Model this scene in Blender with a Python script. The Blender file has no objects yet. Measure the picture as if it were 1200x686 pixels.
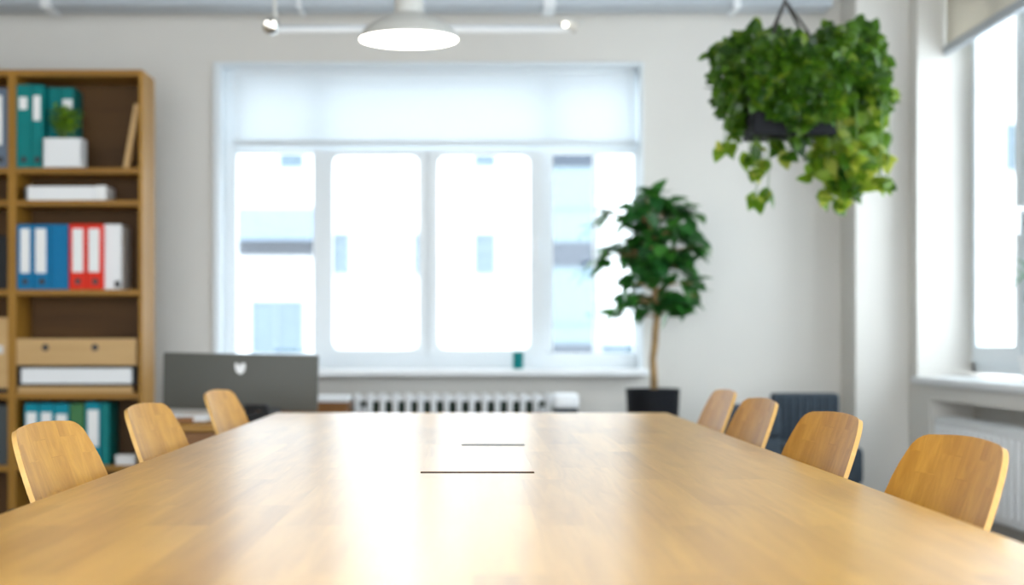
import bpy, bmesh, math, random
from mathutils import Vector, Matrix, Euler

random.seed(7)
C = bpy.context.scene.collection
PI = math.pi
R = math.radians
F = 1900.0                      # focal length in pixels of a 1200 px wide frame
CX, CY, CZ = 553.0, 400.0, 0.989   # vanishing point in the photo, camera height

def X(px, Y): return (px - CX) * Y / F
def Z(py, Y): return CZ - (py - CY) * Y / F

# ------------------------------------------------------------------ materials
def new_mat(name):
    m = bpy.data.materials.new(name); m.use_nodes = True
    nt = m.node_tree
    return m, nt, nt.nodes['Principled BSDF']

def plain(name, col, rough=.5, metal=0, bump=0, bscale=60, var=0.06, vscale=4, spec=.5):
    m, nt, b = new_mat(name)
    tc = nt.nodes.new('ShaderNodeTexCoord')
    n = nt.nodes.new('ShaderNodeTexNoise'); n.inputs['Scale'].default_value = vscale; n.inputs['Detail'].default_value = 4
    nt.links.new(tc.outputs['Object'], n.inputs['Vector'])
    r = nt.nodes.new('ShaderNodeValToRGB')
    r.color_ramp.elements[0].position = .3; r.color_ramp.elements[1].position = .7
    r.color_ramp.elements[0].color = (*[c * (1 - var) for c in col], 1)
    r.color_ramp.elements[1].color = (*[min(1, c * (1 + var)) for c in col], 1)
    nt.links.new(n.outputs['Fac'], r.inputs['Fac']); nt.links.new(r.outputs['Color'], b.inputs['Base Color'])
    b.inputs['Roughness'].default_value = rough; b.inputs['Metallic'].default_value = metal
    b.inputs['Specular IOR Level'].default_value = spec
    if bump:
        n2 = nt.nodes.new('ShaderNodeTexNoise'); n2.inputs['Scale'].default_value = bscale; n2.inputs['Detail'].default_value = 3
        nt.links.new(tc.outputs['Object'], n2.inputs['Vector'])
        bp = nt.nodes.new('ShaderNodeBump'); bp.inputs['Strength'].default_value = bump; bp.inputs['Distance'].default_value = .004
        nt.links.new(n2.outputs['Fac'], bp.inputs['Height']); nt.links.new(bp.outputs['Normal'], b.inputs['Normal'])
    return m

def wood(name, dark, light, axis='Z', rough=.4, stave=None, grain=34, contrast=.5, coat=0, bump=.04, spec=.3):
    """wood with grain running along AXIS; stave=(width, length) adds glued staves"""
    m, nt, b = new_mat(name)
    N, L = nt.nodes, nt.links
    tc = N.new('ShaderNodeTexCoord')
    mp = N.new('ShaderNodeMapping')
    sc = {'X': (.06, 1, 1), 'Y': (1, .06, 1), 'Z': (1, 1, .06)}[axis]
    mp.inputs['Scale'].default_value = sc
    L.new(tc.outputs['Object'], mp.inputs['Vector'])
    vec = mp.outputs['Vector']
    shade = None
    if stave:
        rot = N.new('ShaderNodeMapping')
        rot.inputs['Rotation'].default_value = {'X': (0, 0, 0), 'Y': (0, 0, PI / 2), 'Z': (0, -PI / 2, PI / 2)}[axis]
        if axis == 'Z':
            sx = N.new('ShaderNodeSeparateXYZ'); cb = N.new('ShaderNodeCombineXYZ')
            L.new(tc.outputs['Object'], sx.inputs['Vector'])
            L.new(sx.outputs['Z'], cb.inputs['X']); L.new(sx.outputs['Y'], cb.inputs['Y'])
            bvec = cb.outputs['Vector']
        else:
            L.new(tc.outputs['Object'], rot.inputs['Vector']); bvec = rot.outputs['Vector']
        br = N.new('ShaderNodeTexBrick')
        br.inputs['Scale'].default_value = 1; br.inputs['Brick Width'].default_value = stave[1]; br.inputs['Row Height'].default_value = stave[0]
        br.inputs['Mortar Size'].default_value = .0006; br.offset = .37
        br.inputs['Color1'].default_value = (0, 0, 0, 1); br.inputs['Color2'].default_value = (1, 1, 1, 1); br.inputs['Mortar'].default_value = (.35, .35, .35, 1)
        L.new(bvec, br.inputs['Vector'])
        ad = N.new('ShaderNodeVectorMath'); ad.operation = 'MULTIPLY_ADD'
        ad.inputs[1].default_value = (3, 3, 3)
        L.new(br.outputs['Color'], ad.inputs[0]); L.new(vec, ad.inputs[2])
        vec = ad.outputs['Vector']; shade = br.outputs['Color']
    n = N.new('ShaderNodeTexNoise'); n.inputs['Scale'].default_value = grain; n.inputs['Detail'].default_value = 6; n.inputs['Roughness'].default_value = .6
    n.inputs['Distortion'].default_value = .6
    L.new(vec, n.inputs['Vector'])
    w = N.new('ShaderNodeTexNoise'); w.inputs['Scale'].default_value = grain * .2; w.inputs['Detail'].default_value = 2
    L.new(vec, w.inputs['Vector'])
    mx = N.new('ShaderNodeMath'); mx.operation = 'ADD'
    L.new(n.outputs['Fac'], mx.inputs[0]); L.new(w.outputs['Fac'], mx.inputs[1])
    fac = mx.outputs[0]
    if shade:
        m2 = N.new('ShaderNodeMath'); m2.operation = 'MULTIPLY_ADD'; m2.inputs[1].default_value = .22
        L.new(shade, m2.inputs[0]); L.new(fac, m2.inputs[2]); fac = m2.outputs[0]
    r = N.new('ShaderNodeValToRGB')
    c0 = 1 - contrast * .5; c1 = 1 + contrast * .5
    r.color_ramp.elements[0].position = 0; r.color_ramp.elements[1].position = 1
    mr = N.new('ShaderNodeMapRange'); mr.inputs['From Min'].default_value = .68; mr.inputs['From Max'].default_value = 1.45 if shade else 1.3
    L.new(fac, mr.inputs['Value']); L.new(mr.outputs['Result'], r.inputs['Fac'])
    r.color_ramp.elements[0].color = (*dark, 1); r.color_ramp.elements[1].color = (*light, 1)
    L.new(r.outputs['Color'], b.inputs['Base Color'])
    b.inputs['Roughness'].default_value = rough
    b.inputs['Specular IOR Level'].default_value = spec
    if coat:
        b.inputs['Coat Weight'].default_value = coat; b.inputs['Coat Roughness'].default_value = .27
    if bump:
        bp = N.new('ShaderNodeBump'); bp.inputs['Strength'].default_value = bump; bp.inputs['Distance'].default_value = .002
        L.new(n.outputs['Fac'], bp.inputs['Height']); L.new(bp.outputs['Normal'], b.inputs['Normal'])
    return m

def leaf_mat(name, cols, trans=.35, rough=.35):
    m, nt, b = new_mat(name)
    N, L = nt.nodes, nt.links
    g = N.new('ShaderNodeNewGeometry')
    r = N.new('ShaderNodeValToRGB')
    els = r.color_ramp.elements
    els[0].position = 0; els[0].color = (*cols[0], 1); els[1].position = 1; els[1].color = (*cols[-1], 1)
    for i, c in enumerate(cols[1:-1]):
        e = els.new((i + 1) / (len(cols) - 1)); e.color = (*c, 1)
    L.new(g.outputs['Random Per Island'], r.inputs['Fac'])
    L.new(r.outputs['Color'], b.inputs['Base Color'])
    b.inputs['Roughness'].default_value = rough
    t = N.new('ShaderNodeBsdfTranslucent')
    hs = N.new('ShaderNodeHueSaturation'); hs.inputs['Value'].default_value = 1.6; hs.inputs['Hue'].default_value = .48
    L.new(r.outputs['Color'], hs.inputs['Color']); L.new(hs.outputs['Color'], t.inputs['Color'])
    mix = N.new('ShaderNodeMixShader'); mix.inputs['Fac'].default_value = trans
    L.new(b.outputs['BSDF'], mix.inputs[1]); L.new(t.outputs['BSDF'], mix.inputs[2])
    L.new(mix.outputs['Shader'], N['Material Output'].inputs['Surface'])
    return m

def glass_mat(name, tint=(.96, .985, 1)):
    m, nt, b = new_mat(name)
    N, L = nt.nodes, nt.links
    t = N.new('ShaderNodeBsdfTransparent'); t.inputs['Color'].default_value = (*tint, 1)
    gl = N.new('ShaderNodeBsdfGlossy'); gl.inputs['Roughness'].default_value = .02
    lw = N.new('ShaderNodeLayerWeight'); lw.inputs['Blend'].default_value = .5
    pw = N.new('ShaderNodeMath'); pw.operation = 'POWER'; pw.inputs[1].default_value = 5
    L.new(lw.outputs['Facing'], pw.inputs[0])
    fr = N.new('ShaderNodeMath'); fr.operation = 'MULTIPLY_ADD'; fr.inputs[1].default_value = .5; fr.inputs[2].default_value = .02
    L.new(pw.outputs[0], fr.inputs[0])
    mix = N.new('ShaderNodeMixShader')
    L.new(fr.outputs[0], mix.inputs['Fac']); L.new(t.outputs[0], mix.inputs[1]); L.new(gl.outputs[0], mix.inputs[2])
    L.new(mix.outputs['Shader'], N['Material Output'].inputs['Surface'])
    return m

def fabric_blind(name, col, trans=.6):
    m, nt, b = new_mat(name)
    N, L = nt.nodes, nt.links
    b.inputs['Base Color'].default_value = (*col, 1); b.inputs['Roughness'].default_value = .9
    t = N.new('ShaderNodeBsdfTranslucent'); t.inputs['Color'].default_value = (*col, 1)
    tc = N.new('ShaderNodeTexCoord'); wv = N.new('ShaderNodeTexNoise'); wv.inputs['Scale'].default_value = 300
    L.new(tc.outputs['Object'], wv.inputs['Vector'])
    bp = N.new('ShaderNodeBump'); bp.inputs['Strength'].default_value = .1; bp.inputs['Distance'].default_value = .001
    L.new(wv.outputs['Fac'], bp.inputs['Height']); L.new(bp.outputs['Normal'], b.inputs['Normal'])
    mix = N.new('ShaderNodeMixShader'); mix.inputs['Fac'].default_value = trans
    L.new(b.outputs['BSDF'], mix.inputs[1]); L.new(t.outputs['BSDF'], mix.inputs[2])
    L.new(mix.outputs['Shader'], N['Material Output'].inputs['Surface'])
    return m

def emit_mat(name, col, s):
    m, nt, b = new_mat(name)
    b.inputs['Base Color'].default_value = (.9, .9, .88, 1)
    b.inputs['Emission Color'].default_value = (*col, 1); b.inputs['Emission Strength'].default_value = s
    return m

M = dict(
    wall=plain('wall paint', (.69, .67, .63), .75, bump=.12, bscale=180, var=.012),
    wall_tan=plain('tan bounce wall', (.48, .40, .30), .75, bump=.12, bscale=180, var=.02),
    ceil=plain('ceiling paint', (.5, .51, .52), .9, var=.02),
    floor=plain('floor', (.23, .23, .235), .45, var=.12, vscale=2),
    white=plain('white lacquer', (.80, .82, .84), .35, var=.01),
    upvc=plain('window frame white', (.70, .75, .785), .3, var=.01),
    glass=glass_mat('clear glass'),
    blind=fabric_blind('blind fabric', (.79, .82, .84), .48),
    blind_beige=fabric_blind('beige blind fabric', (.72, .68, .6), .3),
    table=wood('table oak', (.48, .225, .032), (.80, .44, .09), 'Y', .30, (.085, .7), 46, coat=.35, bump=.03, spec=.6),
    lid=wood('table lid oak', (.48, .225, .032), (.80, .44, .09), 'Y', .28, None, 46, coat=.35, bump=.02, spec=.6),
    ply=wood('chair plywood', (.36, .155, .014), (.63, .325, .05), 'Z', .48, (.07, .09), 50, bump=.03),
    plyedge=wood('plywood edge', (.52, .28, .07), (.66, .4, .14), 'Y', .5, None, 30),
    shelf=wood('bookcase oak', (.27, .125, .012), (.44, .225, .032), 'Z', .45, None, 40),
    shelfh=wood('bookcase shelf oak', (.25, .115, .012), (.38, .19, .028), 'X', .45, None, 40),
    back=wood('bookcase back panel', (.075, .032, .006), (.12, .055, .011), 'X', .6, None, 14),  # dark laminate, darkened further for the shade inside the shelves
    boxwood=wood('pale box wood', (.5, .31, .125), (.62, .41, .19), 'X', .5, None, 20),
    brown=wood('brown wood', (.16, .065, .013), (.24, .1, .024), 'X', .45, None, 30),
    steel=plain('brushed steel', (.6, .61, .62), .28, 1, var=.02),
    chrome=plain('chrome', (.8, .8, .78), .12, 1, var=.01),
    tray=plain('galvanised tray', (.46, .5, .54), .4, .6, var=.04),
    darkplastic=plain('dark plastic', (.013, .014, .016), .5, var=.1, spec=.25),
    pot=plain('black planter', (.008, .009, .012), .6, var=.1, spec=.2),
    soil=plain('soil', (.05, .032, .02), .95, bump=.6, bscale=80, var=.3),
    monitor=plain('dark grey plastic', (.075, .077, .068), .55, var=.03),
    emblem=plain('white emblem', (.8, .82, .84), .4, var=.01),
    paper=plain('paper', (.84, .86, .88), .7, var=.01),
    teal=plain('teal cardboard', (.0, .2, .2), .5, var=.05, spec=.2),
    teal2=plain('bright teal cardboard', (.0, .25, .34), .5, var=.05, spec=.2),
    blue=plain('blue cardboard', (.0, .17, .38), .5, var=.05, spec=.2),
    red=plain('red cardboard', (.74, .028, .01), .5, var=.05, spec=.2),
    green=plain('green cardboard', (.02, .16, .035), .45, var=.05),
    slate=plain('slate blue cardboard', (.1, .14, .2), .5, var=.05),
    greybox=plain('dark grey cardboard', (.045, .055, .06), .6, var=.05),
    label=plain('white label', (.86, .87, .87), .6, var=.01),
    darkedge=plain('dark brown edge', (.05, .022, .012), .6),
    gap_shade=plain('dark green gap shade', (.05, .08, .06), .8),
    hole=plain('dark ring', (.012, .013, .015), .4, var=.05),
    navy=plain('navy fabric', (.032, .046, .062), .9, bump=.5, bscale=220, var=.12, vscale=30),
    lamp=plain('lamp enamel', (.6, .6, .57), .4, var=.01),
    glow=emit_mat('lamp diffuser', (1, .97, .92), 6.0),
    spotglow=emit_mat('spot bulb', (1, .95, .85), 2.5),
    leaf_tree=leaf_mat('tree leaves', [(.008, .055, .014), (.03, .16, .02), (.014, .085, .02), (.055, .22, .025)], .3),
    leaf_pothos=leaf_mat('pothos leaves', [(.012, .05, .004), (.05, .14, .006), (.02, .075, .005), (.085, .2, .008), (.035, .11, .006), (.18, .28, .02)], .4),
    leaf_lit=leaf_mat('window-lit pothos leaves', [(.07, .17, .008), (.16, .28, .015), (.1, .22, .01), (.4, .44, .06), (.13, .25, .012)], .45),  # brighter leaf colours with the window light painted in
    leaf_small=leaf_mat('herb leaves', [(.09, .26, .012), (.26, .44, .03), (.16, .34, .02)], .3),
    leaf_spiky=leaf_mat('dracaena leaves', [(.05, .13, .08), (.12, .22, .14)], .3),
    bark=plain('bark', (.3, .19, .085), .8, bump=.6, bscale=60, var=.25, vscale=14),
    stem=plain('green stem', (.12, .22, .05), .6, var=.1),
    strap=plain('hanger strap', (.06, .055, .05), .7, var=.1),
    facade=plain('white render facade', (.47, .475, .48), .9, var=.01, vscale=.4),
    facade_blue=plain('blue grey cladding', (.085, .125, .175), .6, var=.06, vscale=.5),
    facade_dark=plain('dark blue cladding', (.014, .024, .04), .6, var=.06, vscale=.5),
    facade_pale=plain('pale blue glazing', (.085, .13, .155), .5, var=.06, vscale=.3),
    winglass=plain('building window glass', (.05, .083, .105), .5, var=.12, vscale=.7),
    asphalt=plain('asphalt', (.3, .3, .3), .9, var=.1),
)

# ------------------------------------------------------------------ helpers
def tag(o, label=None, cat=None, group=None, kind=None):
    if label: o['label'] = label
    if cat: o['category'] = cat
    if group: o['group'] = group
    if kind: o['kind'] = kind
    return o

def thing(name, label, cat, loc=(0, 0, 0), rz=0, group=None):
    o = bpy.data.objects.new(name, None); C.objects.link(o)
    o.location = loc; o.rotation_euler = (0, 0, rz); o.empty_display_size = .1
    return tag(o, label, cat, group)

def obj(name, bm, mats, parent=None, smooth=None):
    bmesh.ops.recalc_face_normals(bm, faces=bm.faces)
    me = bpy.data.meshes.new(name); bm.to_mesh(me); bm.free()
    for m in (mats if isinstance(mats, (list, tuple)) else [mats]): me.materials.append(m)
    o = bpy.data.objects.new(name, me); C.objects.link(o)
    if parent: o.parent = parent
    if smooth is not None:
        for p in me.polygons: p.use_smooth = True
        if smooth < 179:
            me.set_sharp_from_angle(angle=R(smooth))
    return o

def box(bm, x0, x1, y0, y1, z0, z1, bev=0, mi=0, M4=None, seg=2):
    r = bmesh.ops.create_cube(bm, size=1)
    vs = r['verts']
    for v in vs:
        v.co = Vector(((x0 + x1) / 2 + v.co.x * (x1 - x0), (y0 + y1) / 2 + v.co.y * (y1 - y0), (z0 + z1) / 2 + v.co.z * (z1 - z0)))
    fs = list({f for v in vs for f in v.link_faces})
    if bev:
        es = list({e for v in vs for e in v.link_edges})
        rr = bmesh.ops.bevel(bm, geom=es, offset=bev, segments=seg, affect='EDGES', profile=.5)
        fs = [f for f in bm.faces if f.is_valid and f in set(rr['faces']) or any(v in set(rr['verts']) for v in f.verts)]
        vs = list({v for f in fs for v in f.verts})
    for f in fs: f.material_index = mi
    if M4 is not None:
        for v in vs: v.co = M4 @ v.co
    return vs

def bx(*a, **k):
    bm = bmesh.new(); box(bm, *a, **k); return bm

def tube(bm, pts, rad, n=10, cap=True, mi=0):
    pts = [Vector(p) for p in pts]
    rads = rad if isinstance(rad, (list, tuple)) else [rad] * len(pts)
    rings = []; prev = None
    for i, p in enumerate(pts):
        d = (pts[min(i + 1, len(pts) - 1)] - pts[max(i - 1, 0)]).normalized()
        if prev is None:
            a = d.orthogonal().normalized()
        else:
            a = (prev - d * prev.dot(d)).normalized()
        prev = a; b = d.cross(a)
        rings.append([bm.verts.new(p + rads[i] * (a * math.cos(2 * PI * k / n) + b * math.sin(2 * PI * k / n))) for k in range(n)])
    for r0, r1 in zip(rings, rings[1:]):
        for k in range(n):
            f = bm.faces.new((r0[k], r0[(k + 1) % n], r1[(k + 1) % n], r1[k])); f.material_index = mi
    if cap:
        bm.faces.new(rings[0][::-1]).material_index = mi; bm.faces.new(rings[-1]).material_index = mi

def lathe(bm, prof, c=(0, 0, 0), n=40, mi=0):
    rings = []
    for r, z in prof:
        if r < 1e-5: rings.append([bm.verts.new((c[0], c[1], c[2] + z))])
        else: rings.append([bm.verts.new((c[0] + r * math.cos(2 * PI * k / n), c[1] + r * math.sin(2 * PI * k / n), c[2] + z)) for k in range(n)])
    for a, b in zip(rings, rings[1:]):
        for k in range(n):
            k2 = (k + 1) % n
            vs = [a[k % len(a)], a[k2 % len(a)], b[k2 % len(b)], b[k % len(b)]]
            u = []
            for v in vs:
                if v not in u: u.append(v)
            if len(u) > 2:
                bm.faces.new(u).material_index = mi

def prism(bm, pts, y0, y1, mi=0):
    """outline in XZ extruded along Y"""
    a = [bm.verts.new((x, y0, z)) for x, z in pts]; b = [bm.verts.new((x, y1, z)) for x, z in pts]
    bm.faces.new(a).material_index = mi; bm.faces.new(b[::-1]).material_index = mi
    n = len(pts)
    for i in range(n):
        bm.faces.new((a[i], b[i], b[(i + 1) % n], a[(i + 1) % n])).material_index = mi

def copy_tree(o, parent=None):
    c = o.copy(); C.objects.link(c)
    if parent: c.parent = parent
    for ch in list(o.children): copy_tree(ch, c)
    return c

def ring_frame(bm, ox0, ox1, oz0, oz1, ix0, ix1, iz0, iz1, rad, y0, y1, k=6):
    """rectangular frame in XZ with a round-cornered opening, from y0 to y1"""
    cs = [(ix1 - rad, iz1 - rad, 0), (ix0 + rad, iz1 - rad, 90), (ix0 + rad, iz0 + rad, 180), (ix1 - rad, iz0 + rad, 270)]
    oc = [(ox1, oz1), (ox0, oz1), (ox0, oz0), (ox1, oz0)]
    def layer(y):
        inn = []; out = [bm.verts.new((x, y, z)) for x, z in oc]
        for ci, (cx, cz, a0) in enumerate(cs):
            for j in range(k + 1):
                a = R(a0 + 90 * j / k)
                inn.append((bm.verts.new((cx + rad * math.cos(a), y, cz + rad * math.sin(a))), ci))
        return inn, out
    A, B = layer(y0), layer(y1)
    for inn, out in (A, B):
        n = len(inn)
        for i in range(n):
            (v, c), (w, d) = inn[i], inn[(i + 1) % n]
            bm.faces.new((v, w, out[c])) if c == d else bm.faces.new((v, w, out[d], out[c]))
    n = len(A[0])
    for i in range(n):
        bm.faces.new((A[0][i][0], A[0][(i + 1) % n][0], B[0][(i + 1) % n][0], B[0][i][0]))
    for i in range(4):
        bm.faces.new((A[1][i], A[1][(i + 1) % 4], B[1][(i + 1) % 4], B[1][i]))

def struct(name, bm, m, smooth=None):
    return tag(obj(name, bm, m, None, smooth), kind='structure')

# ------------------------------------------------------------------ camera
cam = bpy.data.cameras.new('camera'); co = bpy.data.objects.new('camera', cam); C.objects.link(co)
co.location = (0, 0, CZ); co.rotation_euler = (PI / 2, 0, 0)
cam.sensor_width = 36; cam.lens = 36 * F / 1200
cam.shift_x = (600 - CX) / 1200; cam.shift_y = (CY - 343) / 1200
cam.clip_end = 500
cam.dof.use_dof = True; cam.dof.focus_distance = 2.95; cam.dof.aperture_fstop = 3.0
bpy.context.scene.camera = co

# ------------------------------------------------------------------ room shell
YB = 8.17          # back wall
XR = 2.113         # inner face of the right wall
XL = -2.95
ZC = 2.95
YF = -1.6          # the room is modelled back to here
YP = 7.84          # camera-side face of the corner pilaster

bm = bmesh.new(); box(bm, XL - .2, 2.6, YF, YB + .3, -.12, 0); struct('floor', bm, M['floor'])
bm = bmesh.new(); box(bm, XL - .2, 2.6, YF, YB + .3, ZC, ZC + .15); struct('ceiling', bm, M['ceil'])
bm = bmesh.new(); box(bm, XL - .2, XL, YF, YB + .3, 0, ZC); struct('wall_left', bm, M['wall_tan'])  # unseen wall, tan made up to darken and warm bounce on right chairs

# back wall with the window opening
wx0, wx1 = X(258, YB), X(750, YB)
wz0, wz1 = .85, Z(77, YB)
bm = bmesh.new()
box(bm, XL, wx0, YB, YB + .22, 0, ZC)
box(bm, wx1, 2.45, YB, YB + .22, 0, ZC)
box(bm, wx0, wx1, YB, YB + .22, 0, wz0 - .035)
box(bm, wx0, wx1, YB, YB + .22, wz1, ZC)
struct('wall_back', bm, M['wall'])

# right wall: corner pilaster, pier, two window bays with radiator niches
XO = 2.45           # outer face of the right wall
RV = 2.375         # window plane of the right wall
SILL = .823
W2 = (4.75, 7.69)  # far bay (in view)
W3 = (.9, 3.75)    # near bay (out of frame, lights the table)
bm = bmesh.new()
box(bm, X(1003, YP), XR, YP, YB, 0, ZC)
box(bm, XR, XO, W2[1], YB, 0, ZC)
box(bm, XR, XO, W3[1], W2[0], 0, ZC)
box(bm, XR, XO, YF, W3[0], 0, ZC)
for a, b in (W2, W3):
    box(bm, XR, XO, a, b, 2.72, ZC)
    box(bm, XR, XO, a, b, .72, SILL - .035)
    box(bm, XR, XO, b - .21, b, 0, .72)
    box(bm, XR, XO, a, a + .21, 0, .72)
    box(bm, XR + .2, XO, a + .21, b - .21, 0, .72)
struct('wall_right', bm, M['wall'])

bm = bmesh.new(); box(bm, XL, X(1003, YP), YB - .015, YB, 0, .07, .004); struct('baseboard_back', bm, M['white'])

# ------------------------------------------------------------------ windows
def pane_light(parent, x0, x1, z0, z1, yg):
    g = bx(x0 - .005, x1 + .005, yg, yg + .006, z0 - .005, z1 + .005)
    obj('glass', g, M['glass'], parent)

YW = YB + .10
w1 = bpy.data.objects.new('window_1', None); C.objects.link(w1); tag(w1, kind='structure')
fx = lambda p: X(p, YW)
fz = lambda p: Z(p, YW)
bm = bmesh.new()
# outer frame, mullions, transom
box(bm, wx0, fx(277), YW, YW + .07, wz0, wz1, .004)
box(bm, fx(743), wx1, YW, YW + .07, wz0, wz1, .004)
box(bm, fx(277), fx(743), YW, YW + .07, wz0, fz(414), .004)
box(bm, fx(277), fx(743), YW, YW + .07, fz(92), wz1, .004)
box(bm, fx(277), fx(743), YW, YW + .07, fz(180), fz(165), .004)
for a, b in ((367, 372), (498, 504), (632, 648)):
    box(bm, fx(a), fx(b), YW + .002, YW + .066, fz(413), fz(179), .003)
    if a != 498: box(bm, (fx(a) + fx(b)) / 2 - .02, (fx(a) + fx(b)) / 2 + .02, YW + .002, YW + .066, fz(167), fz(91), .003)
obj('window_frame', bm, M['upvc'], w1)
for (o0, o1, g0, g1) in ((370, 502, 390, 491), (501, 637, 513, 621)):
    bm = bmesh.new()
    ring_frame(bm, fx(o0), fx(o1), fz(418), fz(176), fx(g0), fx(g1), fz(410), fz(182), .045, YW - .02, YW + .04)
    s = obj('sash', bm, M['upvc'], w1)
    pane_light(s, fx(g0), fx(g1), fz(411), fz(181), YW + .012)
pane_light(w1, fx(277), fx(367), fz(414), fz(180), YW + .03)
pane_light(w1, fx(648), fx(743), fz(414), fz(180), YW + .03)
for a, b in ((277, 367), (372, 498), (504, 632), (648, 743)):
    pane_light(w1, fx(a), fx(b), fz(165), fz(92), YW + .03)
# narrow glazing bar in the right-hand light
bm = bmesh.new(); box(bm, fx(695), fx(699), YW + .02, YW + .05, fz(414), fz(180), .002); obj('glazing_bar', bm, M['upvc'], w1)
bm = bmesh.new(); hx, hz = fx(627), fz(284)
box(bm, hx - .012, hx + .012, YW - .035, YW - .02, hz - .03, hz + .03, .004)
box(bm, hx - .008, hx + .008, YW - .06, YW - .035, hz - .008, hz + .008, .003)
box(bm, hx - .009, hx + .009, YW - .07, YW - .055, hz - .10, hz + .012, .004)
obj('window_handle', bm, M['white'], w1)
# casing around the opening
bm = bmesh.new()
t = .035
box(bm, wx0 - t, wx0, YB - .018, YB + .01, wz0 - .03, wz1 + t * .5, .004)
box(bm, wx1, wx1 + t * .45, YB - .018, YB + .01, wz0 - .03, wz1 + t * .5, .004)
box(bm, wx0, wx1, YB - .018, YB + .01, wz1, wz1 + t * .5, .004)
obj('window_casing', bm, M['upvc'], w1)
bm = bmesh.new()
for x0, x1 in ((wx0, wx0 + .004), (wx1 - .004, wx1)): box(bm, x0, x1, YB, YW, wz0, wz1)
box(bm, wx0, wx1, YB, YW, wz1 - .004, wz1)
obj('window_reveal', bm, M['upvc'], w1)
bm = bmesh.new(); box(bm, X(249, YB), X(757, YB), YB - .16, YW + .02, wz0 - .035, wz0, .008)
obj('window_sill', bm, M['white'], w1, 40)

def side_window(name, a, b):
    w = bpy.data.objects.new(name, None); C.objects.link(w); tag(w, kind='structure')
    z0, z1 = SILL + .015, 2.72
    n = 4
    bm = bmesh.new()
    box(bm, RV, RV + .07, a, b, z0, z0 + .07, .004); box(bm, RV, RV + .07, a, b, z1 - .07, z1, .004)
    box(bm, RV, RV + .07, a, a + .05, z0, z1, .004); box(bm, RV, RV + .07, b - .05, b, z0, z1, .004)
    wd = (b - a - .1) / n
    for i in range(1, n):
        y = b - .05 - wd * i
        box(bm, RV, RV + .07, y - .03, y + .03, z0 + .05, z1 - .05, .004)
    obj('window_frame', bm, M['upvc'], w)
    for i in range(n):
        y1 = b - .05 - wd * i - (.03 if i else 0); y0 = b - .05 - wd * (i + 1) + (.03 if i < n - 1 else 0)
        bm = bmesh.new()
        ring_frame(bm, y0, y1, z0 + .05, z1 - .05, y0 + .065, y1 - .065, z0 + .125, z1 - .2, .012, -.02, .045, 3)
        for v in bm.verts: v.co = Vector((RV + v.co.y, v.co.x, v.co.z))
        s = obj('sash', bm, M['upvc'], w)
        g = bx(RV + .01, RV + .016, y0 + .06, y1 - .06, z0 + .12, z1 - .195); obj('glass', g, M['glass'], s)
        if i % 2:
            hz = 1.55; bm = bmesh.new()
            box(bm, RV - .035, RV - .02, y1 - .045, y1 - .02, hz - .03, hz + .03, .004)
            box(bm, RV - .065, RV - .035, y1 - .04, y1 - .025, hz - .01, hz + .01, .003)
            box(bm, RV - .07, RV - .055, y1 - .042, y1 - .023, hz - .11, hz + .012, .004)
            obj('window_handle', bm, M['white'], s)
    bm = bmesh.new(); box(bm, XR - .03, RV + .01, a, b + .01, SILL - .035, SILL, .007)
    obj('window_sill', bm, M['white'], w, 40)
    return w
side_window('window_2', *W2)
side_window('window_3', *W3)

# ------------------------------------------------------------------ roller blinds
t = thing('roller_blind', 'white translucent roller blind lowered over the top of the long window', 'blind', (0, YB + .055, 0))
bz0, bz1 = Z(165, YB + .05), Z(86, YB + .05)
bx0, bx1 = X(274, YB + .05), X(744, YB + .05)
obj('blind_fabric', bx(bx0, bx1, -.001, .001, bz0, bz1), M['blind'], t)
bm = bmesh.new(); box(bm, bx0 - .003, bx1 + .003, -.012, .012, bz0 - .028, bz0 + .002, .006); obj('bottom_bar', bm, M['upvc'], t, 40)
bm = bmesh.new(); tube(bm, [(bx0, .012, bz1 + .012), (bx1, .012, bz1 + .012)], .02, 16); obj('roller_tube', bm, M['upvc'], t, 40)

XB2 = 2.246
t = thing('roller_blind', 'beige roller blind half drawn at top of the tall side window', 'blind', (XB2, 0, 0))
sb = Z(55, 7.69) 
obj('blind_fabric', bx(-.001, .001, W2[0] + .02, W2[1] - .012, sb, 2.7), M['blind_beige'], t)
bm = bmesh.new(); box(bm, -.015, .015, W2[0] + .015, W2[1] - .008, sb - .045, sb + .002, .008); obj('bottom_bar', bm, M['tray'], t, 40)
bm = bmesh.new(); tube(bm, [(.02, W2[0] + .02, 2.695), (.02, W2[1] - .01, 2.695)], .02, 16); obj('roller_tube', bm, M['upvc'], t, 40)

# ------------------------------------------------------------------ radiators
t = thing('radiator', 'white sectional column radiator under the long window', 'radiator', (0, YB - .13, 0))
rx0, rx1, rz0, rz1 = X(411, YB - .13), X(650, YB - .13), .14, Z(461, YB - .13)
NS = 16; pitch = (rx1 - rx0) / NS
def section_bm():
    bm = bmesh.new()
    for yy in (-.032, .032):
        tube(bm, [(0, yy, rz0 + .01), (0, yy, rz1 - .02)], .0135, 12)
    for z in (rz0 + .025, rz1 - .025):
        box(bm, -.019, .019, -.05, .05, z - .025, z + .025, .014, seg=3)
        box(bm, -pitch / 2, pitch / 2, -.014, .014, z - .014, z + .014)
    return bm
s0 = obj('section', section_bm(), M['white'], t, 50)
for i in range(NS):
    s = s0 if i == 0 else s0.copy()
    if i: C.objects.link(s); s.parent = t
    s.location.x = rx0 + pitch * (i + .5)
bm = bmesh.new(); tube(bm, [(rx1, 0, rz0 + .025), (rx1 + .05, 0, rz0 + .025), (rx1 + .055, 0, rz0), (rx1 + .055, 0, 0)], .011, 10)
obj('pipe', bm, M['white'], t, 50)
for x in (rx0 + .06, rx1 - .06):
    obj('wall_bracket', bx(x - .012, x + .012, .02, .108, rz1 - .12, rz1 - .07, .003), M['white'], t)
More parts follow.
